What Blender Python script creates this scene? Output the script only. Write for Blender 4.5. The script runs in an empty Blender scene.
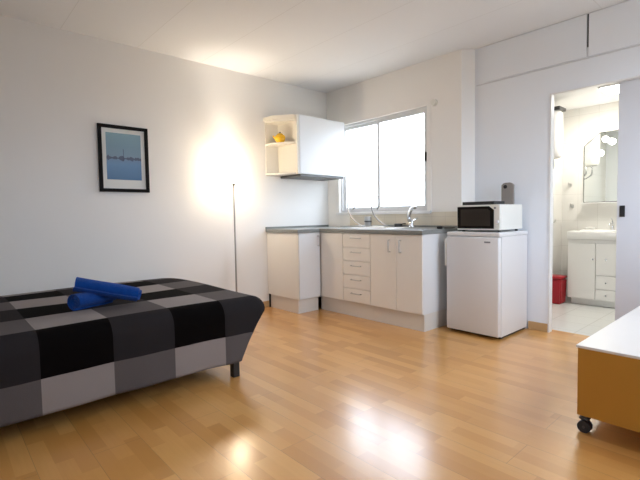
import bpy, bmesh, math, random
from mathutils import Vector, Matrix
random.seed(4)
PI = math.pi
SC = bpy.context.scene
C = SC.collection

# ------------------------------------------------------------------ materials
def mat(name, col, rough=.5, metal=0, spec=.5, coat=0, coat_rough=.1, bump=0, bscale=40, emis=None, estr=0, var=0, vscale=6, sheen=0, trans=0):
    m = bpy.data.materials.new(name); m.use_nodes = True
    nt = m.node_tree; n = nt.nodes; l = nt.links
    b = n['Principled BSDF']
    b.inputs['Base Color'].default_value = (*col, 1)
    b.inputs['Roughness'].default_value = rough
    b.inputs['Metallic'].default_value = metal
    b.inputs['Specular IOR Level'].default_value = spec
    b.inputs['Coat Weight'].default_value = coat
    b.inputs['Coat Roughness'].default_value = coat_rough
    b.inputs['Sheen Weight'].default_value = sheen
    b.inputs['Transmission Weight'].default_value = trans
    if emis:
        b.inputs['Emission Color'].default_value = (*emis, 1)
        b.inputs['Emission Strength'].default_value = estr
    if bump or var:
        tc = n.new('ShaderNodeTexCoord')
    if bump:
        nz = n.new('ShaderNodeTexNoise'); nz.inputs['Scale'].default_value = bscale; nz.inputs['Detail'].default_value = 4
        l.new(tc.outputs['Object'], nz.inputs['Vector'])
        bp = n.new('ShaderNodeBump'); bp.inputs['Strength'].default_value = bump; bp.inputs['Distance'].default_value = .01
        l.new(nz.outputs['Fac'], bp.inputs['Height']); l.new(bp.outputs['Normal'], b.inputs['Normal'])
    if var:
        n2 = n.new('ShaderNodeTexNoise'); n2.inputs['Scale'].default_value = vscale; n2.inputs['Detail'].default_value = 5
        l.new(tc.outputs['Object'], n2.inputs['Vector'])
        mx = n.new('ShaderNodeMix'); mx.data_type = 'RGBA'
        mx.inputs[6].default_value = (*[c*(1-var) for c in col], 1)
        mx.inputs[7].default_value = (*[min(1, c*(1+var)) for c in col], 1)
        l.new(n2.outputs['Fac'], mx.inputs[0]); l.new(mx.outputs[2], b.inputs['Base Color'])
    return m

def mathn(nt, op, a, b=None, c=None):
    k = nt.nodes.new('ShaderNodeMath'); k.operation = op
    for i, v in enumerate((a, b, c)):
        if v is None: continue
        if isinstance(v, (int, float)): k.inputs[i].default_value = v
        else: nt.links.new(v, k.inputs[i])
    return k.outputs[0]

def mixc(nt, f, a, b, blend='MIX'):
    k = nt.nodes.new('ShaderNodeMix'); k.data_type = 'RGBA'; k.blend_type = blend
    for i, v in ((0, f), (6, a), (7, b)):
        if isinstance(v, (int, float)): k.inputs[i].default_value = v
        elif isinstance(v, tuple): k.inputs[i].default_value = (*v, 1)
        else: nt.links.new(v, k.inputs[i])
    return k.outputs[2]

M = {}
M['wall'] = mat('wall_paint', (.88, .865, .84), .85, spec=.3, bump=.06, bscale=60, var=.015, vscale=2)
M['wallC'] = mat('wall_paint_daylit', (.87, .90, .95), .8, spec=.3, bump=.05, bscale=60, var=.015, vscale=2)  # bluish daylight on the bathroom wall is put into the paint colour
M['wallback'] = mat('wall_paint_brightened', (.92, .90, .87), .85, spec=.3, bump=.06, bscale=60)  # wall paint lightened to make up for light missing on the kitchen wall
M['wallfront'] = mat('unseen_wall_toned', (.55, .50, .45), .85)  # unseen wall, its tone chosen for the light it bounces back
M['white'] = mat('white_laminate', (.93, .90, .85), .32, spec=.45, var=.01)
M['whitetrim'] = mat('white_trim', (.86, .86, .86), .4)
M['frame'] = mat('window_frame_paint', (.72, .73, .74), .4)
M['doorw'] = mat('sliding_door_paint', (.72, .73, .77), .55, var=.01)
M['enamel'] = mat('white_enamel', (.80, .79, .79), .35, spec=.5)
M['enamel2'] = mat('cream_plastic', (.84, .83, .77), .4)
M['chrome'] = mat('chrome', (.75, .76, .78), .18, 1)
M['steel'] = mat('brushed_steel', (.62, .62, .61), .32, 1, bump=.03, bscale=200)
M['black'] = mat('black_plastic', (.012, .012, .013), .4)
M['blackgloss'] = mat('black_glass', (.010, .008, .007), .15, spec=.25)
M['mwin'] = mat('microwave_window_mesh', (.035, .028, .023), .35, spec=.2)
M['darkmetal'] = mat('dark_metal', (.10, .10, .10), .4, .7)
M['granite'] = mat('grey_worktop', (.24, .25, .24), .28, var=.35, vscale=90)
M['vanity'] = mat('vanity_lacquer', (.93, .925, .90), .25)
M['plinth'] = mat('plinth_laminate', (.80, .765, .71), .3)
M['ceramic'] = mat('white_ceramic', (.9, .9, .88), .12)
M['tile'] = None
M['red'] = mat('red_plastic', (.45, .008, .02), .35)
M['yellow'] = mat('yellow_ceramic', (.85, .50, .02), .25)
M['taupe'] = mat('taupe_board', (.28, .25, .23), .55, var=.06, vscale=20)
M['birch'] = mat('birch_side', (.56, .265, .035), .45, spec=.35, var=.08, vscale=3)
M['cream_top'] = mat('cream_bench_top', (.86, .81, .76), .3, spec=.5, var=.02)
M['rubber'] = mat('castor_rubber', (.03, .03, .032), .5)
M['paper'] = mat('picture_mount', (.78, .79, .76), .8)
M['blackframe'] = mat('black_frame_wood', (.007, .006, .006), .6, spec=.12)
M['towel'] = mat('blue_terry', (.004, .07, .36), .95, spec=.1, bump=.9, bscale=260, sheen=.12, var=.25, vscale=30)
M['mattress'] = mat('mattress_cover', (.10, .10, .11), .9)
M['bedframe'] = mat('black_bed_frame', (.015, .014, .014), .5)
M['skirting'] = mat('beech_skirting', (.60, .38, .18), .35, var=.06, vscale=8)
M['mirror'] = mat('mirror_silver', (.86, .89, .86), .03, 1)
M['cab_in'] = mat('cabinet_interior', (.82, .79, .72), .5)
M['white_daylit'] = mat('white_laminate_daylit', (.82, .83, .84), .3, spec=.45)  # cooler copy of the white laminate, daylight tint in the colour of right-facing faces
M['bulb'] = mat('lit_bathroom_bulb', (1, 1, 1), .5, emis=(1, .95, .85), estr=12)
M['panel'] = mat('lit_ceiling_panel', (1, 1, 1), .5, emis=(1, .96, .9), estr=6)
M['shade'] = mat('lit_opal_glass_shade', (1, 1, 1), .4, emis=(1, .81, .57), estr=74)
M['lampbulb'] = mat('lit_lamp_bulb', (1, 1, 1), .4, emis=(1, .81, .57), estr=74)
M['wire'] = mat('dull_wire', (.30, .29, .28), .35, 1)
M['brass'] = mat('satin_nickel', (.45, .43, .40), .35, 1)
M['greylogo'] = mat('grey_badge', (.25, .25, .27), .4)
M['water'] = mat('heater_enamel', (.86, .85, .84), .22)

def glass_mat():
    m = bpy.data.materials.new('thin_window_glass'); m.use_nodes = True
    nt = m.node_tree; n = nt.nodes; n.remove(n['Principled BSDF'])
    t = n.new('ShaderNodeBsdfTransparent'); g = n.new('ShaderNodeBsdfGlossy'); g.inputs['Roughness'].default_value = .02
    f = n.new('ShaderNodeFresnel'); f.inputs['IOR'].default_value = 1.35
    mx = n.new('ShaderNodeMixShader')
    ge = n.new('ShaderNodeNewGeometry'); fr_ = mathn(nt, 'MULTIPLY', f.outputs[0], mathn(nt, 'SUBTRACT', 1, ge.outputs['Backfacing']))
    nt.links.new(fr_, mx.inputs[0]); nt.links.new(t.outputs[0], mx.inputs[1]); nt.links.new(g.outputs[0], mx.inputs[2])
    nt.links.new(mx.outputs[0], n['Material Output'].inputs[0])
    return m
M['glass'] = glass_mat()

def floor_mat():
    m = mat('beech_laminate', (.5, .3, .15), .2, spec=.5)
    nt = m.node_tree; n = nt.nodes; l = nt.links; b = n['Principled BSDF']
    tc = n.new('ShaderNodeTexCoord')
    def brick(w, h, mortar, off, freq, rot=0, sh=(0, 0, 0)):
        mp = n.new('ShaderNodeMapping'); mp.inputs['Location'].default_value = sh
        l.new(tc.outputs['Object'], mp.inputs['Vector'])
        k = n.new('ShaderNodeTexBrick'); k.offset = off; k.offset_frequency = freq; k.squash = 1
        k.inputs['Scale'].default_value = 1; k.inputs['Brick Width'].default_value = w; k.inputs['Row Height'].default_value = h
        k.inputs['Mortar Size'].default_value = mortar; k.inputs['Mortar Smooth'].default_value = .1; k.inputs['Bias'].default_value = 0
        k.inputs['Color1'].default_value = (0, 0, 0, 1); k.inputs['Color2'].default_value = (1, 1, 1, 1); k.inputs['Mortar'].default_value = (.5, .5, .5, 1)
        l.new(mp.outputs[0], k.inputs['Vector']); return k
    b1 = brick(.41, .0667, 0, .37, 2)
    b2 = brick(1.23, .2, .0011, .43, 2)
    ramp = n.new('ShaderNodeValToRGB')
    e = ramp.color_ramp.elements
    e[0].position = 0; e[0].color = (.64, .305, .072, 1)
    e[1].position = 1; e[1].color = (.85, .47, .15, 1)
    k = e.new(.5); k.color = (.76, .385, .11, 1)
    l.new(b1.outputs['Color'], ramp.inputs[0])
    mp = n.new('ShaderNodeMapping'); mp.inputs['Scale'].default_value = (2.5, 40, 1)
    l.new(tc.outputs['Object'], mp.inputs['Vector'])
    gr = n.new('ShaderNodeTexNoise'); gr.inputs['Scale'].default_value = 2; gr.inputs['Detail'].default_value = 6
    l.new(mp.outputs[0], gr.inputs['Vector'])
    c1 = mixc(nt, mathn(nt, 'MULTIPLY', gr.outputs['Fac'], .5), ramp.outputs[0], (.66, .30, .08))
    c2 = mixc(nt, mathn(nt, 'MULTIPLY', b2.outputs['Fac'], .4), c1, (.16, .08, .03))
    l.new(c2, b.inputs['Base Color'])
    bp = n.new('ShaderNodeBump'); bp.inputs['Strength'].default_value = .25; bp.inputs['Distance'].default_value = .002; bp.invert = True
    l.new(b2.outputs['Fac'], bp.inputs['Height'])
    nz = n.new('ShaderNodeTexNoise'); nz.inputs['Scale'].default_value = 3; nz.inputs['Detail'].default_value = 2
    l.new(tc.outputs['Object'], nz.inputs['Vector'])
    bp2 = n.new('ShaderNodeBump'); bp2.inputs['Strength'].default_value = .04; bp2.inputs['Distance'].default_value = .01
    l.new(nz.outputs['Fac'], bp2.inputs['Height']); l.new(bp.outputs[0], bp2.inputs['Normal'])
    l.new(bp2.outputs[0], b.inputs['Normal'])
    b.inputs['Roughness'].default_value = .30; b.inputs['Coat Weight'].default_value = .8; b.inputs['Coat Roughness'].default_value = .19
    l.new(bp.outputs[0], b.inputs['Coat Normal'])
    return m
M['floor'] = floor_mat()

def tile_mat(name, col, grout, w, h, mortar, rough, plane='XY'):
    m = mat(name, col, rough)
    nt = m.node_tree; n = nt.nodes; l = nt.links; b = n['Principled BSDF']
    tc = n.new('ShaderNodeTexCoord'); sp = n.new('ShaderNodeSeparateXYZ'); cb = n.new('ShaderNodeCombineXYZ')
    l.new(tc.outputs['Object'], sp.inputs[0])
    l.new(sp.outputs[plane[0]], cb.inputs[0]); l.new(sp.outputs[plane[1]], cb.inputs[1])
    k = n.new('ShaderNodeTexBrick'); k.offset = 0
    k.inputs['Scale'].default_value = 1; k.inputs['Brick Width'].default_value = w; k.inputs['Row Height'].default_value = h
    k.inputs['Mortar Size'].default_value = mortar; k.inputs['Mortar Smooth'].default_value = .2
    k.inputs['Color1'].default_value = (*col, 1); k.inputs['Color2'].default_value = (*[c*.985 for c in col], 1); k.inputs['Mortar'].default_value = (*grout, 1)
    l.new(cb.outputs[0], k.inputs['Vector']); l.new(k.outputs['Color'], b.inputs['Base Color'])
    return m
M['ceiling'] = tile_mat('ceiling_boards', (.87, .885, .905), (.77, .78, .79), 2.9, .59, .003, .85)
M['backsplash'] = tile_mat('beige_wall_tiles', (.78, .72, .60), (.66, .60, .50), .15, .075, .002, .3, 'XZ')
M['bathtile'] = tile_mat('bathroom_wall_tiles', (.84, .83, .79), (.70, .69, .65), .2, .3, .002, .22, 'XZ')
M['bathfloor'] = tile_mat('bathroom_floor_tiles', (.78, .79, .77), (.6, .6, .58), .3, .3, .003, .2)

def art_mat():
    m = mat('harbour_print', (.2, .3, .45), .5)
    nt = m.node_tree; n = nt.nodes; l = nt.links; b = n['Principled BSDF']
    tc = n.new('ShaderNodeTexCoord'); sp = n.new('ShaderNodeSeparateXYZ'); l.new(tc.outputs['Object'], sp.inputs[0])
    z = sp.outputs['Z']; y = sp.outputs['Y']       # object origin at the frame centre
    ramp = n.new('ShaderNodeValToRGB'); e = ramp.color_ramp.elements
    l.new(mathn(nt, 'ADD', mathn(nt, 'DIVIDE', z, .42), .5), ramp.inputs[0])
    e[0].position = 0; e[0].color = (.045, .11, .23, 1)
    e[1].position = 1; e[1].color = (.22, .36, .43, 1)
    for p, c in ((.10, (.07, .17, .33)), (.38, (.13, .26, .45)), (.47, (.15, .26, .42)), (.52, (.20, .30, .40)), (.75, (.19, .31, .40))):
        k = e.new(p); k.color = (*c, 1)
    # a low dark shoreline with masts
    mp = n.new('ShaderNodeMapping'); mp.inputs['Scale'].default_value = (1, 26, 4); l.new(tc.outputs['Object'], mp.inputs['Vector'])
    nz = n.new('ShaderNodeTexNoise'); nz.inputs['Scale'].default_value = 1; nz.inputs['Detail'].default_value = 3; l.new(mp.outputs[0], nz.inputs['Vector'])
    hgt = mathn(nt, 'MULTIPLY', mathn(nt, 'SUBTRACT', nz.outputs['Fac'], .36), .085)
    up = mathn(nt, 'LESS_THAN', mathn(nt, 'ABSOLUTE', mathn(nt, 'ADD', z, -.005)), hgt)
    c1 = mixc(nt, mathn(nt, 'MULTIPLY', up, .75), ramp.outputs[0], (.05, .05, .10))
    mast = mathn(nt, 'MULTIPLY', mathn(nt, 'LESS_THAN', mathn(nt, 'ABSOLUTE', mathn(nt, 'SUBTRACT', y, -.005)), .003),
                 mathn(nt, 'LESS_THAN', mathn(nt, 'ABSOLUTE', mathn(nt, 'SUBTRACT', z, .035)), .05))
    c2 = mixc(nt, mathn(nt, 'MULTIPLY', mast, .7), c1, (.05, .06, .12))
    l.new(c2, b.inputs['Base Color'])
    return m
M['art'] = art_mat()

def spread_mat():
    m = mat('checked_bedspread', (.2, .2, .2), .95, spec=.04)
    nt = m.node_tree; n = nt.nodes; l = nt.links; b = n['Principled BSDF']
    uv = n.new('ShaderNodeUVMap'); uv.uv_map = 'cloth'; sp = n.new('ShaderNodeSeparateXYZ'); l.new(uv.outputs[0], sp.inputs[0])
    a, bb = sp.outputs['X'], sp.outputs['Y']
    S = .315
    ra = mathn(nt, 'FLOORED_MODULO', mathn(nt, 'FLOOR', mathn(nt, 'DIVIDE', a, S)), 2)         # 0 -> dark rows, 1 -> light rows
    cbn = mathn(nt, 'FLOORED_MODULO', mathn(nt, 'FLOOR', mathn(nt, 'DIVIDE', bb, .32)), 2)      # 0 -> plain grey columns, 1 -> contrast
    con = mixc(nt, ra, (.006, .005, .005), (.34, .305, .30))
    gry = mixc(nt, ra, (.032, .029, .031), (.135, .120, .122))
    c = mixc(nt, cbn, gry, con)
    # woven threads
    w = n.new('ShaderNodeTexNoise'); w.inputs['Scale'].default_value = 260; w.inputs['Detail'].default_value = 2; l.new(uv.outputs[0], w.inputs['Vector'])
    c = mixc(nt, .22, c, w.outputs['Fac'], 'MULTIPLY')
    # double stitched seam along the mattress edge
    l.new(c, b.inputs['Base Color'])
    bp = n.new('ShaderNodeBump'); bp.inputs['Strength'].default_value = .25; bp.inputs['Distance'].default_value = .004
    l.new(w.outputs['Fac'], bp.inputs['Height'])
    seam = mathn(nt, 'LESS_THAN', mathn(nt, 'ABSOLUTE', mathn(nt, 'SUBTRACT', mathn(nt, 'FLOORED_MODULO', a, S), 0.006)), .004)
    seam2 = mathn(nt, 'LESS_THAN', mathn(nt, 'ABSOLUTE', mathn(nt, 'SUBTRACT', mathn(nt, 'FLOORED_MODULO', bb, .32), 0.006)), .004)
    bp2 = n.new('ShaderNodeBump'); bp2.inputs['Strength'].default_value = .5; bp2.inputs['Distance'].default_value = .004; bp2.invert = True
    l.new(mathn(nt, 'MAXIMUM', seam, seam2), bp2.inputs['Height']); l.new(bp.outputs[0], bp2.inputs['Normal'])
    l.new(bp2.outputs[0], b.inputs['Normal'])
    return m
M['spread'] = spread_mat()

# ------------------------------------------------------------------ mesh helpers
def bm_new(): return bmesh.new()
def box(bm, x0, x1, y0, y1, z0, z1, bev=0, seg=2):
    r = bmesh.ops.create_cube(bm, size=1)
    vs = r['verts']
    for v in vs:
        v.co = Vector(((x0+x1)/2 + v.co.x*(x1-x0), (y0+y1)/2 + v.co.y*(y1-y0), (z0+z1)/2 + v.co.z*(z1-z0)))
    if bev:
        es = list({e for v in vs for e in v.link_edges})
        bmesh.ops.bevel(bm, geom=es, offset=bev, segments=seg, affect='EDGES', profile=.5)
    return bm
def prism(bm, pts, z0, z1, axis='z'):
    """polygon pts extruded along an axis"""
    def mk(p, h):
        if axis == 'z': return Vector((p[0], p[1], h))
        if axis == 'y': return Vector((p[0], h, p[1]))
        return Vector((h, p[0], p[1]))
    a = [bm.verts.new(mk(p, z0)) for p in pts]; b = [bm.verts.new(mk(p, z1)) for p in pts]
    n = len(pts)
    fs = [bm.faces.new(a[::-1]), bm.faces.new(b)]
    for i in range(n): fs.append(bm.faces.new((a[i], a[(i+1) % n], b[(i+1) % n], b[i])))
    bmesh.ops.recalc_face_normals(bm, faces=fs)
    return bm
def cyl(bm, p0, p1, r0, r1=None, n=24, cap=True):
    p0, p1 = Vector(p0), Vector(p1); r1 = r0 if r1 is None else r1
    d = (p1-p0); L = d.length; q = d.to_track_quat('Z', 'Y').to_matrix().to_4x4()
    bmesh.ops.create_cone(bm, cap_ends=cap, segments=n, radius1=r0, radius2=r1, depth=L, matrix=Matrix.Translation((p0+p1)/2) @ q)
    return bm
def tube(bm, pts, r, n=10, smooth=4, closed=False):
    P = [Vector(p) for p in pts]
    if smooth > 1 and len(P) > 2:
        Q = []
        m = len(P)
        rng = range(m if closed else m-1)
        for i in rng:
            p0 = P[(i-1) % m] if (closed or i > 0) else P[0]; p1 = P[i]; p2 = P[(i+1) % m]; p3 = P[(i+2) % m] if (closed or i+2 < m) else P[-1]
            for k in range(smooth):
                t = k/smooth
                Q.append(.5*((2*p1) + (-p0+p2)*t + (2*p0-5*p1+4*p2-p3)*t*t + (-p0+3*p1-3*p2+p3)*t**3))
        if not closed: Q.append(P[-1])
        P = Q
    rings = []; m = len(P); up = None
    for i, p in enumerate(P):
        if closed: t = (P[(i+1) % m]-P[i-1]).normalized()
        else: t = (P[min(i+1, m-1)]-P[max(i-1, 0)]).normalized()
        if up is None: up = t.orthogonal().normalized()
        up = (up - t*up.dot(t)).normalized(); s = t.cross(up)
        rr = r(i/(m-1)) if callable(r) else r
        rings.append([bm.verts.new(p + (up*math.cos(2*PI*k/n) + s*math.sin(2*PI*k/n))*rr) for k in range(n)])
    for i in range(m if closed else m-1):
        a, b = rings[i], rings[(i+1) % m]
        for k in range(n): bm.faces.new((a[k], a[(k+1) % n], b[(k+1) % n], b[k]))
    if not closed:
        bm.faces.new(rings[0][::-1]); bm.faces.new(rings[-1])
    return bm
def lathe(bm, prof, c=(0, 0, 0), n=32):
    c = Vector(c); rings = []
    for r, z in prof:
        if r < 1e-6: rings.append([bm.verts.new(c+Vector((0, 0, z)))])
        else: rings.append([bm.verts.new(c+Vector((r*math.cos(2*PI*k/n), r*math.sin(2*PI*k/n), z))) for k in range(n)])
    for a, b in zip(rings, rings[1:]):
        for k in range(n):
            k2 = (k+1) % n
            if len(a) == 1 and len(b) == 1: continue
            if len(a) == 1: bm.faces.new((a[0], b[k2], b[k]))
            elif len(b) == 1: bm.faces.new((a[k], a[k2], b[0]))
            else: bm.faces.new((a[k], a[k2], b[k2], b[k]))
    bmesh.ops.recalc_face_normals(bm, faces=bm.faces)
    return bm
def obj(name, bm, m, parent=None, smooth=False, origin=None):
    me = bpy.data.meshes.new(name)
    if parent is not None:
        base = parent.matrix_world.translation.copy() if parent.parent is None else parent['_w']
        base = Vector(base)
    else:
        if origin is None:
            xs = [v.co.x for v in bm.verts]; ys = [v.co.y for v in bm.verts]; zs = [v.co.z for v in bm.verts]
            origin = ((min(xs)+max(xs))/2, (min(ys)+max(ys))/2, min(zs))
        base = Vector(origin)
    bmesh.ops.translate(bm, verts=bm.verts, vec=-base)
    bm.to_mesh(me); bm.free()
    me.materials.append(m)
    if smooth:
        for p in me.polygons: p.use_smooth = True
        try: me.set_sharp_from_angle(angle=math.radians(38))
        except Exception: pass
    o = bpy.data.objects.new(name, me); C.objects.link(o)
    if parent is not None: o.parent = parent
    else: o.location = base
    WB[o.name] = base
    return o
WB = {}
def thing(name, label, cat, loc, group=None):
    o = bpy.data.objects.new(name, None); C.objects.link(o); o.location = loc; o.empty_display_size = .1
    o['label'] = label; o['category'] = cat
    if group: o['group'] = group
    WB[o.name] = Vector(loc)
    return o
def part(name, bm, m, parent, smooth=False, label=None):
    base = WB[parent.name]
    me = bpy.data.meshes.new(name)
    bmesh.ops.translate(bm, verts=bm.verts, vec=-base)
    bm.to_mesh(me); bm.free(); me.materials.append(m)
    if smooth:
        for p in me.polygons: p.use_smooth = True
        me.set_sharp_from_angle(angle=math.radians(38))
    o = bpy.data.objects.new(name, me); C.objects.link(o); o.parent = parent
    WB[o.name] = base
    if label: o['label'] = label
    return o
def tag(o, label, cat, group=None):
    o['label'] = label; o['category'] = cat
    if group: o['group'] = group
    return o
def struct(name, bm, m, smooth=False, origin=(0, 0, 0)):
    o = obj(name, bm, m, None, smooth, origin); o['kind'] = 'structure'; return o
def B(*a, **k): return box(bm_new(), *a, **k)

# ------------------------------------------------------------------ room shell
H = 2.5; XR = 4.2; YF = -4.5; T = .15
YC = .11; YB = .16            # bathroom side of the rear partition
struct('floor', B(-T, XR+T, YF-T, .22, -.1, 0), M['floor'])
struct('ceiling', B(-T, XR+T, YF-T, YB, H, H+.1), M['ceiling'], origin=(0, -1.67, 0))
struct('wall_left', B(-T, 0, YF-T, 0, 0, H), M['wall'])
# rear kitchen wall with the window hole, ending in a splayed return
WX0, WX1, WZ0, WZ1 = .20, 1.445, 1.035, 2.068
bm = bm_new()
YK = .10
box(bm, -T, WX0, 0, YK, 0, H); box(bm, WX0, WX1, 0, YK, 0, WZ0); box(bm, WX0, WX1, 0, YK, WZ1, H)
prism(bm, [(WX1, 0), (1.815, 0), (1.89, YC), (1.89, YB), (1.80, YB), (1.80, YK), (WX1, YK)], 0, H)
struct('wall_back', bm, M['wallback'])
# partition with the bathroom opening
DX0, DX1, DZ = 2.545, 3.30, 1.957
bm = bm_new()
box(bm, 1.89, DX0, YC, YB, 0, H); box(bm, DX0, DX1, YC, YB, DZ, H); box(bm, DX1, XR+T, YC, YB, 0, H)
struct('wall_bathroom', bm, M['wallC'])
# right wall with a tall balcony window
RY0, RY1, RZ0, RZ1 = -1.6, -.2, .92, 2.22
bm = bm_new()
box(bm, XR, XR+T, YF-T, RY0, 0, H); box(bm, XR, XR+T, RY1, YC, 0, H); box(bm, XR, XR+T, RY0, RY1, 0, RZ0); box(bm, XR, XR+T, RY0, RY1, RZ1, H)
struct('wall_right', bm, M['wallC'])
bm = bm_new(); FX0, FX1, FZ0, FZ1 = 2.6, 3.4, 1.22, 1.95
box(bm, 0, FX0, YF-T, YF, 0, H); box(bm, FX1, XR, YF-T, YF, 0, H); box(bm, FX0, FX1, YF-T, YF, 0, FZ0); box(bm, FX0, FX1, YF-T, YF, FZ1, H)
struct('wall_front', bm, M['wallfront'])
# skirting
struct('baseboard_left', B(0, .012, YF, -.93, 0, .07, bev=.002), M['skirting'])
struct('baseboard_bathroom', B(2.385, DX0-.006, YC-.012, YC, 0, .07, bev=.002), M['skirting'])
struct('baseboard_right', B(XR-.012, XR, YF, YC, 0, .07), M['skirting'])
struct('baseboard_front', B(.012, XR-.012, YF, YF+.012, 0, .07), M['skirting'])
# door lining, high storage panels over the partition
bm = bm_new(); box(bm, DX0-.004, DX0+.008, YC-.006, YB+.003, 0, DZ); box(bm, DX0+.012, DX1, YC-.004, YB, DZ-.008, DZ)
struct('trim_1', bm, M['whitetrim'])
struct('trim_2', B(1.905, XR, YC-.006, YC, 2.163, 2.172), M['doorw'])
bm = bm_new(); box(bm, 1.975, 2.80, YC-.012, YC, 2.176, H-.004, bev=.002); box(bm, 2.815, 3.70, YC-.012, YC, 2.176, H-.004, bev=.002)
struct('trim_3', bm, M['wallC'])
struct('trim_4', B(2.802, 2.813, YC-.002, YC, 2.25, H-.004), M['darkmetal'])
struct('trim_5', B(.38, 1.80, -.008, 0, .866, 1.02), M['backsplash'])

# kitchen window: fixed frame, two sliding sashes
w = bm_new(); fy0, fy1 = .03, .09
X0, X1, Z0, Z1 = WX0, WX1, WZ0, WZ1; t = .022
box(w, X0, X1, fy0, fy1, Z0, Z0+t); box(w, X0, X1, fy0, fy1, Z1-t, Z1); box(w, X0, X0+t, fy0, fy1, Z0+t, Z1-t); box(w, X1-t, X1, fy0, fy1, Z0+t, Z1-t)
win = struct('window_1', w, M['frame'], origin=(WX0, .06, WZ0)); WB[win.name] = Vector((WX0, .06, WZ0))
def sash(x0, x1, y0, y1):
    s = bm_new(); q = .034
    box(s, x0, x1, y0, y1, Z0+t, Z0+t+q); box(s, x0, x1, y0, y1, Z1-t-q, Z1-t); box(s, x0, x0+q, y0, y1, Z0+t+q, Z1-t-q); box(s, x1-q, x1, y0, y1, Z0+t+q, Z1-t-q)
    so = part('window_sash', s, M['frame'], win)
    part('pane', B(x0+q, x1-q, (y0+y1)/2-.002, (y0+y1)/2+.002, Z0+t+q, Z1-t-q), M['glass'], so)
sash(X0+t, .80, .062, .086); sash(.772, X1-t, .034, .058)
part('window_handle', B(WX1-.045, WX1-.03, .01, .034, 1.53, 1.62, bev=.003), M['darkmetal'], win, label='dark grey catch')
part('window_sill', B(WX0-.03, WX1+.05, -.03, .03, WZ0-.03, WZ0, bev=.004), M['whitetrim'], win)
part('window_surround', (lambda b: (box(b, WX0-.045, WX0, -.006, .0, WZ0, WZ1+.045), box(b, WX1, WX1+.045, -.006, .0, WZ0, WZ1+.045), box(b, WX0, WX1, -.006, .0, WZ1, WZ1+.045), b)[-1])(bm_new()), M['wallback'], win)
# balcony window in the right wall (outside the frame; the room's daylight)
w = bm_new()
box(w, XR+.04, XR+.10, RY0, RY1, RZ0, RZ0+.05); box(w, XR+.04, XR+.10, RY0, RY1, RZ1-.05, RZ1)
for y in (RY0, (RY0+RY1)/2-.03, RY1-.06): box(w, XR+.04, XR+.10, y, y+.06, RZ0+.05, RZ1-.05)
win2 = struct('window_2', w, M['frame'], origin=(XR+.07, RY0, RZ0)); WB[win2.name] = Vector((XR+.07, RY0, RZ0))
part('pane', B(XR+.068, XR+.072, RY0+.06, RY1-.06, RZ0+.05, RZ1-.05), M['glass'], win2)
# unseen window added behind the camera as fill for front-facing surfaces
w = bm_new()
box(w, FX0, FX1, YF-.10, YF-.05, FZ0, FZ0+.03); box(w, FX0, FX1, YF-.10, YF-.05, FZ1-.03, FZ1); box(w, FX0, FX0+.03, YF-.10, YF-.05, FZ0+.03, FZ1-.03); box(w, FX1-.03, FX1, YF-.10, YF-.05, FZ0+.03, FZ1-.03)
fill_win = struct('fill_window', w, M['frame'], origin=(FX0, YF-.07, FZ0)); WB[fill_win.name] = Vector((FX0, YF-.07, FZ0))
part('pane', B(FX0+.03, FX1-.03, YF-.077, YF-.073, FZ0+.03, FZ1-.03), M['glass'], fill_win)
# roller shutter strap guide
g = tag(obj('shutter_strap_guide', cyl(bm_new(), (1.535, 0, 2.075), (1.535, -.03, 2.075), .032, .028), M['enamel2'], None, True), 'small round cream strap guide on the wall by the upper right window corner', 'strap guide')

# sliding bathroom door
dr = struct('door_1', B(3.0, 3.85, .165, .20, .012, DZ+.04, bev=.002), M['doorw'], origin=(3.4, .18, 0)); WB[dr.name] = Vector((3.4, .18, 0))
part('recessed_handle', B(3.018, 3.052, .158, .166, .955, 1.04, bev=.003), M['black'], dr, label='black recessed pull')
part('floor_guide', B(3.0, 3.03, .168, .197, 0, .012), M['black'], dr)

# ------------------------------------------------------------------ bathroom
bx0, bx1, by1, BH = 2.03, 3.95, 1.9, 2.18
struct('floor_bathroom', B(bx0-.1, bx1+.1, .22, by1+.1, -.1, -.002), M['bathfloor'])
struct('ceiling_bathroom', B(bx0-.1, bx1+.1, YB, by1+.1, BH, BH+.1), M['whitetrim'])
struct('wall_bathroom_left', B(bx0-.1, bx0, YB, by1+.1, 0, BH), M['bathtile'])
struct('wall_bathroom_back', B(bx0, bx1, by1, by1+.1, 0, BH), M['bathtile'])
struct('wall_bathroom_right', B(bx1, bx1+.1, YB, by1+.1, 0, BH), M['bathtile'])

v = thing('vanity_unit', 'white bathroom vanity unit with one door and three drawers under the basin', 'cabinet', (2.48, 1.67, 0))
part('body', B(2.245, 2.715, 1.47, by1-.005, .07, .70), M['vanity'], v)
part('plinth', B(2.265, 2.695, 1.52, by1-.01, 0, .07), M['vanity'], v)
d = part('door', B(2.248, 2.508, 1.45, 1.469, .075, .665, bev=.003), M['vanity'], v)
part('knob', cyl(bm_new(), (2.49, 1.449, .5), (2.49, 1.43, .5), .008, .01, 14), M['chrome'], d, True)
for z0, z1 in ((.075, .185), (.19, .33), (.335, .665)):
    d = part('drawer', B(2.514, 2.712, 1.45, 1.469, z0, z1, bev=.003), M['vanity'], v)
    part('knob', cyl(bm_new(), (2.61, 1.449, (z0+z1)/2), (2.61, 1.43, (z0+z1)/2), .007, .009, 14), M['chrome'], d, True)
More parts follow.
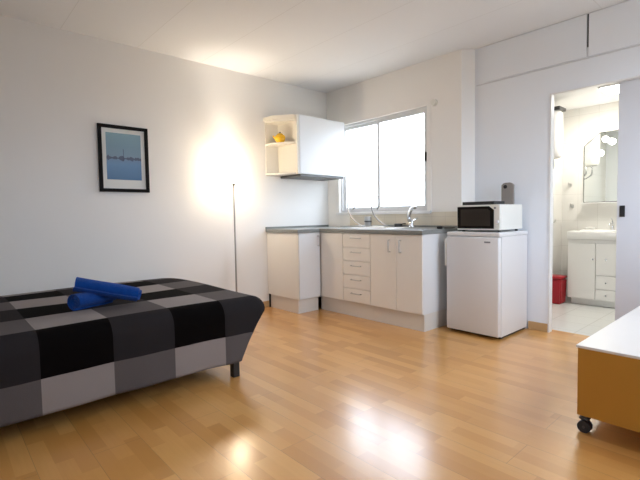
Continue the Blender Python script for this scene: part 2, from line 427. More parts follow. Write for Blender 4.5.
# ceramic basin with a real bowl
bm = bm_new()
box(bm, 2.235, 2.725, 1.44, by1-.004, .702, .79, bev=.012)
s = thing('washbasin', 'white ceramic washbasin set on top of the bathroom vanity', 'washbasin', (2.48, 1.67, .702))
part('basin', bm, M['ceramic'], s, True)
part('bowl_rim', tube(bm_new(), [(2.48+.17*math.cos(a), 1.64+.12*math.sin(a), .792) for a in [2*PI*k/16 for k in range(16)]], .007, 8, 2, True), M['ceramic'], s, True)
part('bowl', lathe(bm_new(), [(0, .791), (.02, .7915), (.10, .7925), (.105, .791)], (2.48, 1.64, 0)), M['ceramic'], s, True)
f = thing('bathroom_faucet', 'small chrome mixer tap at the back of the bathroom washbasin', 'faucet', (2.57, 1.80, .79))
part('body', lathe(bm_new(), [(0, .79), (.024, .79), (.022, .80), (.018, .805), (.018, .87), (.012, .885), (0, .885)], (2.57, 1.80, 0), 20), M['chrome'], f, True)
part('spout', tube(bm_new(), [(2.57, 1.80, .84), (2.57, 1.75, .862), (2.57, 1.70, .858), (2.57, 1.685, .84)], .010, 10), M['chrome'], f, True)
part('lever', tube(bm_new(), [(2.57, 1.80, .885), (2.57, 1.79, .90), (2.57, 1.74, .925)], .006, 8), M['chrome'], f, True)
so = thing('soap_dish', 'white soap dish on the washbasin left of the tap', 'soap dish', (2.36, 1.80, .79))
part('dish', lathe(bm_new(), [(0, .79), (.04, .79), (.055, .82), (.05, .82), (.037, .797), (0, .797)], (2.36, 1.80, 0), 20), M['ceramic'], so, True)
part('soap', B(2.335, 2.385, 1.785, 1.815, .797, .825, bev=.009), M['enamel2'], so, True)

mi = thing('bathroom_mirror', 'mirror with a clipped upper corner on the bathroom rear wall', 'mirror', (2.55, by1, 1.10))
prof = [(2.262, 1.10), (2.85, 1.10), (2.85, 1.87), (2.42, 1.87), (2.262, 1.74)]
part('backing', prism(bm_new(), [(x, z) for x, z in prof], by1-.018, by1-.001, 'y'), M['darkmetal'], mi)
part('glass', prism(bm_new(), [(2.268, 1.106), (2.844, 1.106), (2.844, 1.864), (2.423, 1.864), (2.268, 1.737)], by1-.022, by1-.0185, 'y'), M['mirror'], mi)
part('shelf', B(2.262, 2.85, by1-.10, by1-.023, 1.085, 1.097, bev=.002), M['ceramic'], mi)
def wall_light(x, z, lab):
    l = thing('wall_light', lab, 'wall light', (x, by1-.023, z), 'lit spotlights over the bathroom mirror')
    part('mount', cyl(bm_new(), (x, by1-.023, z), (x, by1-.035, z), .025, .025, 20), M['chrome'], l, True)
    part('arm', tube(bm_new(), [(x, by1-.033, z), (x, by1-.07, z+.012), (x, by1-.10, z)], .005, 8), M['chrome'], l, True)
    b = bm_new(); bmesh.ops.create_uvsphere(b, u_segments=20, v_segments=12, radius=.032, matrix=Matrix.Translation((x, by1-.125, z-.005)))
    part('bulb', b, M['bulb'], l, True)
wall_light(2.385, 1.665, 'lit round bathroom spotlight over the mirror, left and lower one')
wall_light(2.498, 1.78, 'lit round bathroom spotlight over the mirror, right and higher one')
cl = thing('bathroom_ceiling_light', 'lit square white light panel on the bathroom ceiling', 'ceiling light', (2.70, 1.26, BH))
part('frame', B(2.60, 2.86, 1.10, 1.42, BH-.014, BH-.001, bev=.003), M['whitetrim'], cl)
part('diffuser', B(2.615, 2.845, 1.115, 1.405, BH-.030, BH-.0145, bev=.003), M['panel'], cl)

wh = thing('water_heater', 'white wall-hung water heater with a dark top bracket beside the bathroom door', 'water heater', (2.13, 1.25, 1.56))
bm = bm_new(); prof = [(0, 1.56), (.06, 1.562), (.085, 1.575), (.096, 1.60), (.098, 1.66), (.098, 2.0), (.095, 2.03), (.08, 2.05), (0, 2.05)]
part('tank', lathe(bm, prof, (2.150, 1.25, 0), 40), M['water'], wh, True)
part('top_bracket', B(2.035, 2.25, 1.16, 1.34, 2.051, 2.085, bev=.004), M['darkmetal'], wh, label='dark bracket across the top')
part('inlet_pipe', tube(bm_new(), [(2.10, 1.25, 1.565), (2.10, 1.25, 1.48), (2.06, 1.25, 1.44), (2.032, 1.25, 1.44)], .009, 8), M['chrome'], wh, True)
part('outlet_pipe', tube(bm_new(), [(2.16, 1.25, 1.565), (2.16, 1.25, 1.46), (2.08, 1.27, 1.40), (2.032, 1.27, 1.40)], .009, 8), M['chrome'], wh, True)
def hook(name, lab, x, y, z, ax):
    h = thing(name, lab, 'wall hook', (x, y, z), 'chrome hooks on the bathroom wall')
    dv = Vector(ax)
    p = Vector((x, y, z))
    part('rose', cyl(bm_new(), p, p+dv*.012, .022, .02, 18), M['steel'], h, True)
    part('prong', tube(bm_new(), [p+dv*.01, p+dv*.04, p+dv*.05+Vector((0, 0, .012)), p+dv*.048+Vector((0, 0, .028))], .006, 8), M['steel'], h, True)
hook('wall_hook', 'chrome hook high on the bathroom rear wall left of the mirror', 2.114, by1-.001, 1.31, (0, -1, 0))
hook('wall_hook', 'chrome hook low on the bathroom rear wall left of the mirror', 2.139, by1-.001, 1.065, (0, -1, 0))
hook('wall_hook', 'chrome hook on the bathroom side wall above the red bin', bx0+.001, 1.55, .885, (1, 0, 0))
rb = thing('waste_bin', 'red plastic bin on the bathroom floor beside the vanity', 'bin', (2.13, 1.42, 0))
bm = bm_new()
def taper(bm, x0, x1, y0, y1, z0, z1, s):
    vs = []
    cx, cy = (x0+x1)/2, (y0+y1)/2
    for z, k in ((z0, s), (z1, 1)):
        vs.append([bm.verts.new((cx+(x-cx)*k, cy+(y-cy)*k, z)) for x, y in ((x0, y0), (x1, y0), (x1, y1), (x0, y1))])
    a, b = vs; fs = [bm.faces.new(a[::-1]), bm.faces.new(b)]
    for i in range(4): fs.append(bm.faces.new((a[i], a[(i+1) % 4], b[(i+1) % 4], b[i])))
    bmesh.ops.bevel(bm, geom=list({e for f in fs for e in f.edges}), offset=.012, segments=3, affect='EDGES')
    return bm
part('bucket', taper(bm, 2.045, 2.225, 1.33, 1.51, -.002, .27, .9), M['red'], rb, True)
part('lid', B(2.042, 2.228, 1.327, 1.513, .272, .30, bev=.01), M['red'], rb, True)

# ------------------------------------------------------------------ kitchen
KH = .83; PH = .15
def handle_v(parent, x, y, z0, z1, ax):
    dv = Vector(ax); p0 = Vector((x, y, z0)); p1 = Vector((x, y, z1))
    part('handle', tube(bm_new(), [p0, p0+dv*.022, p0+dv*.028+(p1-p0)*.12, p1+dv*.028-(p1-p0)*.12, p1+dv*.022, p1], .005, 8, 5), M['steel'], parent, True)
# leg of the L along the left wall
c1 = thing('base_cabinet', 'narrow white base cabinet against the left wall at the end of the kitchen', 'cabinet', (.28, -.79, 0))
part('carcass', B(.002, .538, -.933, -.645, PH, KH), M['white'], c1)
d = part('door', B(.539, .557, -.930, -.648, PH+.003, KH-.004, bev=.002), M['white_daylit'], c1)
handle_v(d, .558, -.68, .69, .79, (1, 0, 0))
bm = bm_new(); box(bm, .03, .51, -.915, -.898, 0, PH-.002); box(bm, .493, .51, -.897, -.645, 0, PH-.002)
part('plinth', bm, M['plinth'], c1)
part('plinth_foot', cyl(bm_new(), (.016, -.92, 0), (.016, -.92, PH-.002), .01, .01, 12), M['black'], c1, True)
# blank corner unit
c2 = thing('corner_cabinet', 'white blank corner cabinet between the narrow door cabinet and the drawers', 'cabinet', (.62, -.32, 0))
part('carcass', B(.002, .884, -.622, -.01, PH, KH), M['white'], c2)
part('front_panel', B(.560, .883, -.64, -.623, PH+.003, KH-.004, bev=.002), M['white'], c2)
part('plinth', B(.512, .885, -.60, -.583, 0, PH-.002), M['plinth'], c2)
# drawer unit
c3 = thing('drawer_cabinet', 'white base cabinet with a stack of five drawers under the worktop', 'cabinet', (1.07, -.32, 0))
part('carcass', B(.888, 1.246, -.622, -.01, PH, KH), M['white'], c3)
zz = [.153, .286, .42, .556, .688, .826]
for a, b in zip(zz, zz[1:]):
    d = part('drawer', B(.889, 1.245, -.64, -.623, a+.003, b-.003, bev=.002), M['white'], c3)
    zc = b-.045
    part('handle', tube(bm_new(), [(1.01, -.641, zc), (1.01, -.66, zc), (1.025, -.667, zc), (1.115, -.667, zc), (1.13, -.66, zc), (1.13, -.641, zc)], .005, 8, 4), M['steel'], d, True)
part('plinth', B(.886, 1.248, -.60, -.583, 0, PH-.002), M['plinth'], c3)
# two door sink unit
c4 = thing('sink_cabinet', 'white two-door base cabinet at the right end of the kitchen run beside the fridge', 'cabinet', (1.54, -.32, 0))
part('carcass', (lambda b: (box(b, 1.250, 1.266, -.622, -.01, PH, KH-.001), box(b, 1.807, 1.823, -.622, -.01, PH, KH-.001), box(b, 1.266, 1.807, -.622, -.01, PH, PH+.016), box(b, 1.266, 1.807, -.026, -.01, PH+.016, KH-.001), b)[-1])(bm_new()), M['white_daylit'], c4)
d = part('door', B(1.251, 1.548, -.64, -.623, PH+.003, KH-.004, bev=.002), M['white'], c4); handle_v(d, 1.485, -.641, .67, .775, (0, -1, 0))
d = part('door', B(1.552, 1.822, -.64, -.623, PH+.003, KH-.004, bev=.002), M['white'], c4); handle_v(d, 1.605, -.641, .67, .775, (0, -1, 0))
bm = bm_new(); box(bm, 1.249, 1.815, -.60, -.583, 0, PH-.002); box(bm, 1.798, 1.815, -.582, -.02, 0, PH-.002)
part('plinth', bm, M['plinth'], c4)
# L shaped worktop with the sink cut out
sx0, sx1, sy0, sy1 = 1.39, 1.75, -.52, -.14
bm = bm_new(); z0, z1 = KH, .866
box(bm, .002, .565, -.95, -.655, z0, z1, bev=.003)
def slab(x0, x1, y0, y1): box(bm, x0, x1, y0, y1, z0, z1)
slab(.002, sx0, -.655, -.002); slab(sx1, 1.835, -.655, -.002); slab(sx0, sx1, -.655, sy0); slab(sx0, sx1, sy1, -.002)
wt = thing('worktop', 'grey speckled L-shaped kitchen worktop over the white base cabinets', 'worktop', (.9, -.5, KH))
part('slab', bm, M['granite'], wt)
part('upstand', (lambda b: (box(b, .58, 1.83, -.020, -.009, z1, z1+.022), box(b, .002, .012, -.95, -.01, z1, z1+.022), b)[-1])(bm_new()), M['granite'], wt)
sk = thing('kitchen_sink', 'stainless steel sink set into the worktop under the window', 'sink', (1.3, -.33, .70))
bm = bm_new()
e = .012
box(bm, .84, sx0+e, sy0-.02, sy1+.02, .867, .873); box(bm, sx1-e, sx1+.02, sy0-.02, sy1+.02, .867, .873)
box(bm, sx0+e, sx1-e, sy0-.02, sy0+e, .867, .873); box(bm, sx0+e, sx1-e, sy1-e, sy1+.02, .867, .873)
part('rim', bm, M['steel'], sk)
bm = bm_new()
for k in range(8): box(bm, .90, 1.32, -.49+k*.045, -.48+k*.045, .8731, .876)
part('drainer_ridges', bm, M['steel'], sk)
bm = bm_new(); g = .014
box(bm, sx0+g, sx0+g+.002, sy0+g, sy1-g, .72, .868); box(bm, sx1-g-.002, sx1-g, sy0+g, sy1-g, .72, .868)
box(bm, sx0+g, sx1-g, sy0+g, sy0+g+.002, .72, .868); box(bm, sx0+g, sx1-g, sy1-g-.002, sy1-g, .72, .868); box(bm, sx0+g, sx1-g, sy0+g, sy1-g, .718, .72)
part('bowl', bm, M['steel'], sk)
part('drain', cyl(bm_new(), (1.57, -.33, .720), (1.57, -.33, .724), .04, .035, 24), M['darkmetal'], sk, True)
fa = thing('kitchen_faucet', 'curved chrome kitchen tap behind the worktop right of the dish rack', 'faucet', (1.34, -.12, .874))
part('base', lathe(bm_new(), [(0, .874), (.030, .874), (.030, .878), (.022, .884), (.019, .93), (.014, .945), (0, .945)], (1.34, -.12, 0), 24), M['chrome'], fa, True)
part('spout', tube(bm_new(), [(1.34, -.12, .92), (1.318, -.122, .945), (1.312, -.125, .98), (1.33, -.135, 1.02), (1.365, -.15, 1.055), (1.405, -.165, 1.07), (1.42, -.172, 1.06)], lambda t: .021-.006*t, 12), M['chrome'], fa, True)
part('lever', tube(bm_new(), [(1.34, -.10, .93), (1.345, -.07, .945), (1.35, -.03, .96)], .007, 8), M['chrome'], fa, True)
# wire dish rack with two hoops
rk = thing('dish_rack', 'chrome wire dish rack with tall curved hoops on the worktop under the window', 'dish rack', (.77, -.15, .874))
def hoop(x):
    return [(x+.20, -.15, .882), (x+.12, -.15, .925), (x+.04, -.15, .99), (x+.0, -.15, 1.07), (x+.005, -.15, 1.16), (x+.05, -.15, 1.205), (x+.10, -.15, 1.175), (x+.105, -.15, 1.11), (x+.075, -.15, 1.06)]
for x in (.845, .49):
    part('hoop', tube(bm_new(), hoop(x), .007, 8, 5), M['wire'], rk, True)
bm = bm_new()
tube(bm, [(.46, -.24, .880), (1.08, -.24, .880), (1.08, -.06, .880), (.46, -.06, .880)], .004, 8, 1, True)
for k in range(9): tube(bm, [(.49+k*.07, -.24, .880), (.49+k*.07, -.15, .882), (.49+k*.07, -.06, .880)], .002, 6, 1)
part('base_grid', bm, M['steel'], rk, True)
cu = thing('cutlery_cup', 'brushed steel cutlery cup standing in the dish rack', 'cup', (.82, -.19, .882))
part('cup', lathe(bm_new(), [(0, .882), (.034, .882), (.036, .886), (.038, .985), (.0355, .985), (.033, .89), (0, .889)], (.825, -.19, 0), 28), M['steel'], cu, True)
part('band', lathe(bm_new(), [(.0372, .925), (.0395, .927), (.0395, .938), (.0372, .94)], (.825, -.19, 0), 28), M['darkmetal'], cu, True)
pl = thing('scouring_pot', 'small dark pot on the worktop between dish rack and tap', 'pot', (1.12, -.09, .866))
part('pot', lathe(bm_new(), [(0, .866), (.034, .866), (.04, .875), (.04, .905), (.036, .905), (.034, .878), (0, .875)], (1.135, -.07, .001), 24), M['darkmetal'], pl, True)
part('handle', tube(bm_new(), [(1.17, -.07, .898), (1.20, -.075, .905), (1.235, -.08, .908)], .005, 8), M['black'], pl, True)
pg = thing('black_plug', 'black plug and short cable lying on the worktop end beside the fridge', 'plug', (1.79, -.30, .866))
part('plug_body', B(1.765, 1.81, -.335, -.305, .867, .893, bev=.006), M['black'], pg, True)
part('cable', tube(bm_new(), [(1.785, -.306, .878), (1.78, -.25, .880), (1.79, -.18, .871), (1.815, -.12, .871)], .004, 8), M['black'], pg, True)

# wall cabinet, end shelf, hood
wc = thing('wall_cabinet', 'white wall cabinet with a plain door in the corner beside the window', 'cabinet', (.18, -.43, 1.45))
part('carcass', B(.002, .351, -.745, -.07, 1.452, 2.07), M['cab_in'], wc)
part('door', B(.353, .371, -.743, -.072, 1.452, 2.072, bev=.002), M['white_daylit'], wc)
hd = tag(obj('extractor_hood', B(.01, .365, -.735, -.09, 1.425, 1.451, bev=.003), M['darkmetal'], None), 'thin dark grey extractor hood fixed under the white wall cabinet', 'extractor hood')
es = thing('corner_shelf_unit', 'open cream end shelf with rounded fronts on the left of the wall cabinet', 'shelf', (.18, -.87, 1.45))
part('side_panel', B(.002, .368, -.762, -.747, 1.45, 2.07), M['cab_in'], es)
part('stile', B(.335, .371, -.778, -.763, 1.45, 2.07, bev=.004), M['cab_in'], es)
part('fascia', prism(bm_new(), [(.002, -.947), (.16, -.935), (.345, -.795), (.345, -.779), (.15, -.918), (.002, -.93)], 2.03, 2.07), M['cab_in'], es)
part('back_panel', B(.002, .014, -.929, -.763, 1.45, 2.029), M['cab_in'], es)
def shelf_prof(z0, z1):
    return prism(bm_new(), [(.015, -.763), (.015, -.931), (.15, -.917), (.22, -.875), (.30, -.815), (.334, -.785), (.334, -.763)], z0, z1)
for z0 in (1.45, 1.772, 2.011): part('shelf', shelf_prof(z0, z0+.018), M['cab_in'], es)
tp = thing('yellow_teapot', 'small round yellow teapot on the middle of the open end shelf', 'teapot', (.19, -.875, 1.79))
part('body', lathe(bm_new(), [(0, 1.791), (.035, 1.791), (.052, 1.81), (.057, 1.835), (.048, 1.862), (.03, 1.874), (0, 1.876)], (.19, -.865, 0), 32), M['yellow'], tp, True)
ld = part('lid', lathe(bm_new(), [(.032, 1.874), (.028, 1.882), (.01, 1.888), (0, 1.889)], (.19, -.865, 0), 24), M['yellow'], tp, True)
part('knob', lathe(bm_new(), [(0, 1.888), (.008, 1.891), (.010, 1.898), (0, 1.904)], (.19, -.865, 0), 16), M['darkmetal'], ld, True)
part('spout', tube(bm_new(), [(.15, -.885, 1.825), (.125, -.892, 1.845), (.11, -.897, 1.868)], lambda t: .013-.006*t, 10), M['yellow'], tp, True)
part('handle', tube(bm_new(), [(.235, -.87, 1.855), (.262, -.866, 1.85), (.268, -.866, 1.83), (.24, -.87, 1.812)], .006, 8), M['yellow'], tp, True)

# fridge
fx0, fx1, fy0, fy1, FH = 1.922, 2.377, -.431, .095, .848
fr = thing('mini_fridge', 'small white under-counter fridge at the right end of the kitchen with a microwave on top', 'fridge', (2.15, -.17, 0))
part('cabinet', B(fx0, fx1, fy0+.05, fy1, .02, FH-.035, bev=.004), M['enamel'], fr)
part('top', B(fx0-.003, fx1+.003, fy0+.012, fy1+.003, FH-.034, FH, bev=.008), M['enamel'], fr)
dd = part('door', B(fx0, fx1, fy0, fy0+.047, .026, FH-.038, bev=.010, seg=3), M['enamel'], fr, True)
part('handle', B(fx0-.020, fx0-.001, fy0+.004, fy0+.04, .56, .79, bev=.006), M['enamel2'], dd, True)
part('badge', B(2.26, 2.31, fy0-.002, fy0+.001, .765, .777), M['greylogo'], dd, label='small grey badge')
part('base', B(fx0+.01, fx1-.01, fy0+.06, fy1-.02, .004, .019), M['black'], fr)
for x in (fx0+.03, fx1-.03):
    for y in (fy0+.09, fy1-.04): part('foot', cyl(bm_new(), (x, y, 0), (x, y, .0035), .018, .015, 16), M['black'], fr, True)

# microwave
mx0, mx1, my0, my1, mz0, mz1 = 1.985, 2.355, -.365, .045, .864, 1.068
mw = thing('microwave', 'white microwave with a dark window standing on the small fridge', 'microwave', (2.17, -.16, FH))
part('case', B(mx0, mx1, my0+.02, my1, mz0, mz1, bev=.006), M['enamel2'], mw)
df = part('door', B(mx0, mx1-.002, my0, my0+.019, mz0, mz1, bev=.004), M['enamel2'], mw)
wp = [(1.99, .876), (2.306, .876), (2.306, 1.025), (2.266, 1.055), (1.99, 1.055)]
part('window_glass', prism(bm_new(), wp, my0-.004, my0+.001, 'y'), M['blackgloss'], df)
wq = [(2.02, .897), (2.276, .897), (2.276, 1.012), (2.255, 1.034), (2.02, 1.034)]
part('window_mesh', prism(bm_new(), wq, my0-.0055, my0-.004, 'y'), M['mwin'], df)
part('button', cyl(bm_new(), (2.315, my0, 1.04), (2.315, my0-.006, 1.04), .008, .008, 16), M['greylogo'], mw, True)
part('dial', cyl(bm_new(), (2.333, my0, .93), (2.333, my0-.012, .93), .014, .012, 20), M['enamel'], mw, True)
for x in (mx0+.03, mx1-.03):
    for y in (my0+.05, my1-.05): part('foot', cyl(bm_new(), (x, y, FH), (x, y, mz0), .012, .012, 14), M['black'], mw, True)
bt = thing('black_tray', 'flat black tray lying on top of the microwave', 'tray', (2.14, -.22, mz1))
part('base', B(2.01, 2.275, -.31, -.13, mz1+.001, mz1+.008, bev=.002), M['black'], bt)
rim = bm_new()
box(rim, 2.005, 2.28, -.315, -.309, mz1+.001, mz1+.028, bev=.002); box(rim, 2.005, 2.28, -.131, -.125, mz1+.001, mz1+.028, bev=.002)
box(rim, 2.005, 2.011, -.309, -.131, mz1+.001, mz1+.028); box(rim, 2.274, 2.28, -.309, -.131, mz1+.001, mz1+.028)
part('rim', rim, M['black'], bt)
cb = thing('taupe_board', 'taupe upright board with a dark round spot behind the microwave against the wall', 'board', (2.24, .02, mz1))
bm = bm_new(); pts = [(2.200, mz1+.001), (2.300, mz1+.001), (2.300, 1.235)] + [(2.285-.0, 1.25), (2.27, 1.256), (2.23, 1.256), (2.215, 1.25)] + [(2.200, 1.235)]
prism(bm, pts, -.015, .012, 'y'); part('slab', bm, M['taupe'], cb)
part('round_spot', cyl(bm_new(), (2.234, -.0155, 1.222), (2.234, -.018, 1.222), .016, .016, 20), M['black'], cb, True, label='dark round spot')
cd = tag(obj('microwave_cable', tube(bm_new(), [(1.955, -.16, FH+.006), (1.94, -.22, FH+.006), (1.955, -.30, FH+.006), (1.975, -.27, FH+.006), (1.972, -.10, FH+.006), (1.99, .07, FH+.006)], .004, 8), M['black'], None, True), 'thin black cable on the fridge top beside the microwave', 'cable')

# ------------------------------------------------------------------ floor lamp
lx, ly, lz = .17, -1.433, 1.339
fl = thing('floor_lamp', 'slender lit floor lamp with a small glass uplight shade by the left wall', 'lamp', (lx, ly, 0))
part('base', lathe(bm_new(), [(0, 0), (.125, 0), (.125, .012), (.115, .020), (.02, .028), (.012, .04), (0, .04)], (lx, ly, 0), 40), M['brass'], fl, True)
part('pole', cyl(bm_new(), (lx, ly, .03), (lx, ly, lz-.02), .0085, .0085, 16), M['brass'], fl, True)
part('socket', lathe(bm_new(), [(0, lz-.03), (.011, lz-.03), (.018, lz-.015), (.018, lz+.01), (0, lz+.01)], (lx, ly, 0), 20), M['brass'], fl, True)
part('shade', lathe(bm_new(), [(.019, lz+.002), (.035, lz+.012), (.060, lz+.05), (.075, lz+.10), (.071, lz+.10), (.056, lz+.052), (.032, lz+.016), (.019, lz+.008)], (lx, ly, 0), 36), M['shade'], fl, True, label='glowing opal glass shade')
bm = bm_new(); bmesh.ops.create_uvsphere(bm, u_segments=18, v_segments=12, radius=.02, matrix=Matrix.Translation((lx, ly, lz+.035)))
part('bulb', bm, M['lampbulb'], fl, True)

# ------------------------------------------------------------------ picture
py0, py1, pz0, pz1 = -2.615, -2.205, 1.235, 1.80
pf = thing('framed_picture', 'black framed blue harbour print with a white mount on the left wall', 'picture', (.015, (py0+py1)/2, (pz0+pz1)/2))
bm = bm_new(); fw = .028
box(bm, .001, .024, py0, py1, pz0, pz0+fw, bev=.002); box(bm, .001, .024, py0, py1, pz1-fw, pz1, bev=.002)
box(bm, .001, .024, py0, py0+fw, pz0+fw, pz1-fw, bev=.002); box(bm, .001, .024, py1-fw, py1, pz0+fw, pz1-fw, bev=.002)
part('frame', bm, M['blackframe'], pf)
part('mount', B(.002, .010, py0+fw, py1-fw, pz0+fw, pz1-fw), M['paper'], pf)
part('print', B(.0101, .0115, py0+.062, py1-.062, pz0+.105, pz1-.065), M['art'], pf)

# ------------------------------------------------------------------ bed
YH = -4.10
bd = thing('bed', 'low black-legged double bed along the left wall', 'bed', (.85, -3.1, 0))
part('mattress', B(.07, 1.53, YH+.02, -2.22, .27, .44, bev=.05, seg=3), M['mattress'], bd, True)
part('bed_base', B(.10, 1.566, YH+.05, -2.30, .17, .268, bev=.03), M['bedframe'], bd)
for x, y in ((1.57, -2.29), (.16, -2.29), (1.49, YH+.12), (.16, YH+.12)):
    x2 = min(x, 1.565)
    part('leg', B(x2-.022, x2+.022, y-.022, y+.022, 0, .175, bev=.003), M['bedframe'], bd)

# bedspread: a flat cloth grid folded over the two open edges
def cloth():
    bm = bm_new(); uvl = bm.loops.layers.uv.new('cloth')
    A0, B0, R = 1.50, -2.125, .095      # straight part of the top ends here
    XW = .03
    na, nb = 44, 60
    ztop = lambda x, y: .484 + .004*math.sin(x*5+1)*math.sin(y*4) - .030*max(0, (.45-x)/.45)**2
    def off(d, nx, ny, x, y):
        # arc of radius R, then hanging down
        q = PI/2*R
        if d < q: th = d/R; h = R*math.sin(th); v = R*(1-math.cos(th))
        else: h = R; v = R + (d-q)
        hang = max(0, v-.10)
        if ny > 0: h -= hang*.30*ny
        h += .004*hang/.3*math.sin((x*nx*0+y*abs(nx)+x*abs(ny))*13)*1.2
        return h, v
    L = .44
    grid = {}
    def P3(a, b):
        """a,b cloth coordinates measured from A0 / B0"""
        cx, cy = min(a, 0), min(b, 0)
        da, db = max(a, 0), max(b, 0)
        d = math.hypot(da, db)
        x, y = A0+cx, B0+cy
        if d < 1e-9: return Vector((x, y, ztop(x, y)))
        nx, ny = da/d, db/d
        h, v = off(d, nx, ny, x, y)
        wr = .0035*math.sin(b*9+a*5)+.0025*math.sin(b*23)
        # front side: shallow ruffles
        f = min(1, max(0, (b+.24)/.24)) if a > 0 else (1 if b > 0 else 0)
        tuck = .47*f*max(0, v-.09)     # the foot end is tucked under the mattress
        return Vector((x+nx*(h+wr), y+ny*(h+wr*.5)-tuck, ztop(x, y)-v))
    def quad(pts):
        ps = [P3(*p) for p in pts]
        if len({(round(p[0], 6), round(p[1], 6)) for p in pts}) < 3: return
        vs = []
        for p, q in zip(pts, ps):
            key = (round(q.x, 5), round(q.y, 5), round(q.z, 5))
            if key not in grid: grid[key] = bm.verts.new(q)
            vs.append(grid[key])
        if len(set(vs)) < 3: return
        uniq = []; pu = []
        for v, p in zip(vs, pts):
            if v not in uniq: uniq.append(v); pu.append(p)
        try: f = bm.faces.new(uniq)
        except ValueError: return
        f.smooth = True
        for lp, p in zip(f.loops, pu): lp[uvl].uv = (p[0]+.0, p[1])
    As = [XW-A0 + (A0-XW)*i/na for i in range(na+1)]
    Bs = [YH-B0 + (B0-YH)*i/nb for i in range(nb+1)]
    D = [L*i/26 for i in range(27)]
    for i in range(na):
        for j in range(nb): quad([(As[i], Bs[j]), (As[i+1], Bs[j]), (As[i+1], Bs[j+1]), (As[i], Bs[j+1])])
    for i in range(26):
        for j in range(nb): quad([(D[i], Bs[j]), (D[i+1], Bs[j]), (D[i+1], Bs[j+1]), (D[i], Bs[j+1])])
        for j in range(na): quad([(As[j], D[i]), (As[j+1], D[i]), (As[j+1], D[i+1]), (As[j], D[i+1])])
        for k in range(12):
            a0, a1 = PI/2*k/12, PI/2*(k+1)/12
            quad([(D[i]*math.cos(a0), D[i]*math.sin(a0)), (D[i+1]*math.cos(a0), D[i+1]*math.sin(a0)), (D[i+1]*math.cos(a1), D[i+1]*math.sin(a1)), (D[i]*math.cos(a1), D[i]*math.sin(a1))])
    bmesh.ops.recalc_face_normals(bm, faces=bm.faces)
    # seams of the check: a = 0 at x 1.50, b boundaries at y -2.365 - k*.32 ; shift uv so that they fall on multiples
    for f in bm.faces:
        for lp in f.loops:
            u = lp[uvl].uv; lp[uvl].uv = (u[0] if u[0] < 0 else u[0]*.315/.268, u[1] + B0 + 2.365)
    return bm
bs = obj('bedspread', cloth(), M['spread'], None, True, origin=(.85, -3.1, .48))
sm = bs.modifiers.new('solid', 'SOLIDIFY'); sm.thickness = .006; sm.offset = -1
tag(bs, 'black, grey and off-white checked bedspread draped over the bed', 'bedspread')

# rolled towels
def rolled(name, lab, p0, p1, r, seed):
    p0, p1 = Vector(p0), Vector(p1); c = (p0+p1)/2; L = (p1-p0).length; d = (p1-p0).normalized()
    s = d.cross(Vector((0, 0, 1))).normalized(); u = s.cross(d)
    bm = bm_new(); turns = 3.6; N = 110; th = r/turns*.86
    inner = []; outer = []
    for k in range(N+1):
        t = k/N; a = t*turns*2*PI + seed; rr = th*.6 + (r-th*.6)*t
        w = 1 - .0*t
        outer.append((a, rr)); inner.append((a, max(rr-th, .001)))
    rings = []; secs = 14
    for j in range(secs+1):
        q = j/secs; x = (q-.5)*L
        bulge = 1 + .035*math.sin(q*PI) + .02*math.sin(q*9+seed)
        ring = []
        for (a, rr) in outer: ring.append(bm.verts.new(c + d*(x + .01*math.sin(a*.5)*(1 if j in (0, secs) else 0)) + (s*math.cos(a)*1.04 + u*math.sin(a)*.97)*rr*bulge))
        for (a, rr) in inner[::-1]: ring.append(bm.verts.new(c + d*x + (s*math.cos(a)*1.04 + u*math.sin(a)*.97)*rr*bulge))
        rings.append(ring)
    n = len(rings[0])
    for a, b in zip(rings, rings[1:]):
        for k in range(n): bm.faces.new((a[k], a[(k+1) % n], b[(k+1) % n], b[k]))
    for ring in (rings[0], rings[-1]):
        for k in range(N): bm.faces.new((ring[k], ring[k+1], ring[2*(N+1)-2-k], ring[2*(N+1)-1-k]))
    bmesh.ops.recalc_face_normals(bm, faces=bm.faces)
    o = obj(name, bm, M['towel'], None, True)
    return tag(o, lab, 'towel', 'rolled blue towels on the bed')
rolled('rolled_towel', 'rolled blue towel underneath on the bedspread, its spiral end showing at the left', (1.185, -3.085, .538), (1.075, -2.85, .536), .050, 1.0)
rolled('rolled_towel', 'longer rolled blue towel lying across the top of the other towel', (1.10, -3.055, .628), (1.245, -2.75, .543), .048, 2.2)

# ------------------------------------------------------------------ bench on castors
qx0, qx1, qy0, qy1 = 3.267, 3.74, -1.525, -.12
be = thing('tv_bench', 'low birch bench on castors with a pale cream top at the right', 'bench', (3.5, -.85, 0))
part('top', B(qx0-.006, qx1+.006, qy0-.006, qy1+.006, .390, .402, bev=.0015), M['cream_top'], be)
part('side_panel', B(qx0, qx1, qy0, qy0+.018, .082, .389), M['birch'], be)
part('side_panel', B(qx0, qx1, qy1-.018, qy1, .082, .389), M['birch'], be)
part('front_panel', B(qx0, qx0+.018, qy0+.019, qy1-.019, .082, .389), M['birch'], be)
part('back_panel', B(qx1-.018, qx1, qy0+.019, qy1-.019, .082, .389), M['birch'], be)
part('bottom_panel', B(qx0+.019, qx1-.019, qy0+.019, qy1-.019, .083, .098), M['birch'], be)
for x in (qx0+.024, qx1-.024):
    for y in (qy0+.028, qy1-.028):
        cs = part('castor', (lambda b: (cyl(b, (x, y, .068), (x, y, .0815), .014, .014, 16), box(b, x-.020, x+.020, y-.020, y+.020, .060, .070, bev=.003),
                                       cyl(b, (x, y-.022, .027), (x, y+.022, .027), .006, .006, 12), box(b, x-.008, x+.008, y-.0028, y+.0028, .028, .062), b)[-1])(bm_new()), M['darkmetal'], be, True)
        part('wheel', (lambda b: (cyl(b, (x, y-.019, .027), (x, y-.003, .027), .027, .027, 28), cyl(b, (x, y+.003, .027), (x, y+.019, .027), .027, .027, 28), b)[-1])(bm_new()), M['rubber'], cs, True)

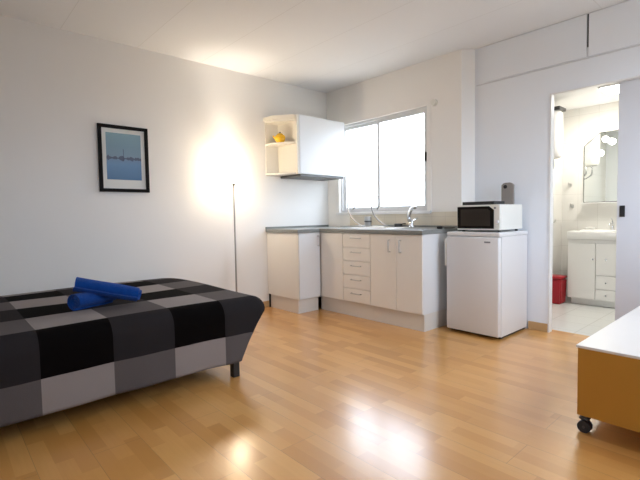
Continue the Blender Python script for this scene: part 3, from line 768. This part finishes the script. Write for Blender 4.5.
# ------------------------------------------------------------------ light
Wd = bpy.data.worlds.new('sky'); SC.world = Wd; Wd.use_nodes = True
bg = Wd.node_tree.nodes['Background']; bg.inputs[1].default_value = 9.9
wn = Wd.node_tree; tcw = wn.nodes.new('ShaderNodeTexCoord'); spw = wn.nodes.new('ShaderNodeSeparateXYZ'); wn.links.new(tcw.outputs['Generated'], spw.inputs[0])
gz = mathn(wn, 'MULTIPLY_ADD', spw.outputs['Z'], 6, .6); gz.node.use_clamp = True
wn.links.new(mixc(wn, gz, (.20, .20, .19), (.74, .85, 1.0)), bg.inputs[0])      # overcast sky over darker ground
def area(name, loc, rot, sx, sy, energy=0, col=(1, 1, 1), portal=False):
    l = bpy.data.lights.new(name, 'AREA'); l.shape = 'RECTANGLE'; l.size = sx; l.size_y = sy; l.energy = energy; l.color = col
    if portal: l.cycles.is_portal = True
    o = bpy.data.objects.new(name, l); C.objects.link(o); o.location = loc; o.rotation_euler = rot; return o
area('sky_portal', ((WX0+WX1)/2, .11, (WZ0+WZ1)/2), (-PI/2, 0, 0), WX1-WX0, WZ1-WZ0, 1, portal=True)
area('sky_portal', (XR+.13, (RY0+RY1)/2, (RZ0+RZ1)/2), (0, PI/2, 0), RZ1-RZ0, RY1-RY0, 1, portal=True)
area('sky_portal', ((FX0+FX1)/2, YF-T+.02, (FZ0+FZ1)/2), (PI/2, 0, 0), FX1-FX0, FZ1-FZ0, 1, portal=True)
def point(name, loc, e, col, r=.04, spot=None, rot=None):
    l = bpy.data.lights.new(name, 'SPOT' if spot else 'POINT'); l.energy = e; l.color = col; l.shadow_soft_size = r
    if spot: l.spot_size = math.radians(spot); l.spot_blend = .9
    o = bpy.data.objects.new(name, l); C.objects.link(o); o.location = loc
    if rot: o.rotation_euler = rot
    return o
#point('lamp_bulb_light', (lx, ly, lz+.16), 12, (1, .85, .67), .05)
point('lamp_uplight', (lx, ly, lz+.11), 16, (1, .88, .74), .04, 58, (PI, 0, 0))
area('bathroom_panel_light', (2.73, 1.26, BH-.05), (0, 0, 0), .22, .28, 13, (1, .95, .86))
point('mirror_light', (2.385, by1-.17, 1.66), 2, (1, .93, .82), .035)
point('mirror_light', (2.498, by1-.17, 1.775), 2, (1, .93, .82), .035)

# ------------------------------------------------------------------ camera
f_px, yaw, pitch, roll, sy = 430.389, -.839661, .050847, -.016961, -2.4936
fwd = Vector((math.sin(yaw), math.cos(yaw), 0)); rgt = Vector((math.cos(yaw), -math.sin(yaw), 0)); up = Vector((0, 0, 1))
fw2 = fwd*math.cos(pitch) - up*math.sin(pitch); up2 = up*math.cos(pitch) + fwd*math.sin(pitch)
c_, s_ = math.cos(roll), math.sin(roll)
R_ = rgt*c_ + up2*s_; U_ = -rgt*s_ + up2*c_
cam = bpy.data.cameras.new('camera'); cam.sensor_fit = 'HORIZONTAL'; cam.sensor_width = 36; cam.lens = f_px*36/640
cam.shift_y = sy/640; cam.clip_start = .05
co = bpy.data.objects.new('camera', cam); C.objects.link(co)
co.matrix_world = Matrix(((R_.x, U_.x, -fw2.x, 3.919794), (R_.y, U_.y, -fw2.y, -3.662038), (R_.z, U_.z, -fw2.z, 1.003021), (0, 0, 0, 1)))
SC.camera = co
SC.view_settings.view_transform = 'Standard'; SC.view_settings.look = 'None'; SC.view_settings.gamma = 1
SC.view_settings.use_curve_mapping = False
SC.view_settings.exposure = .06
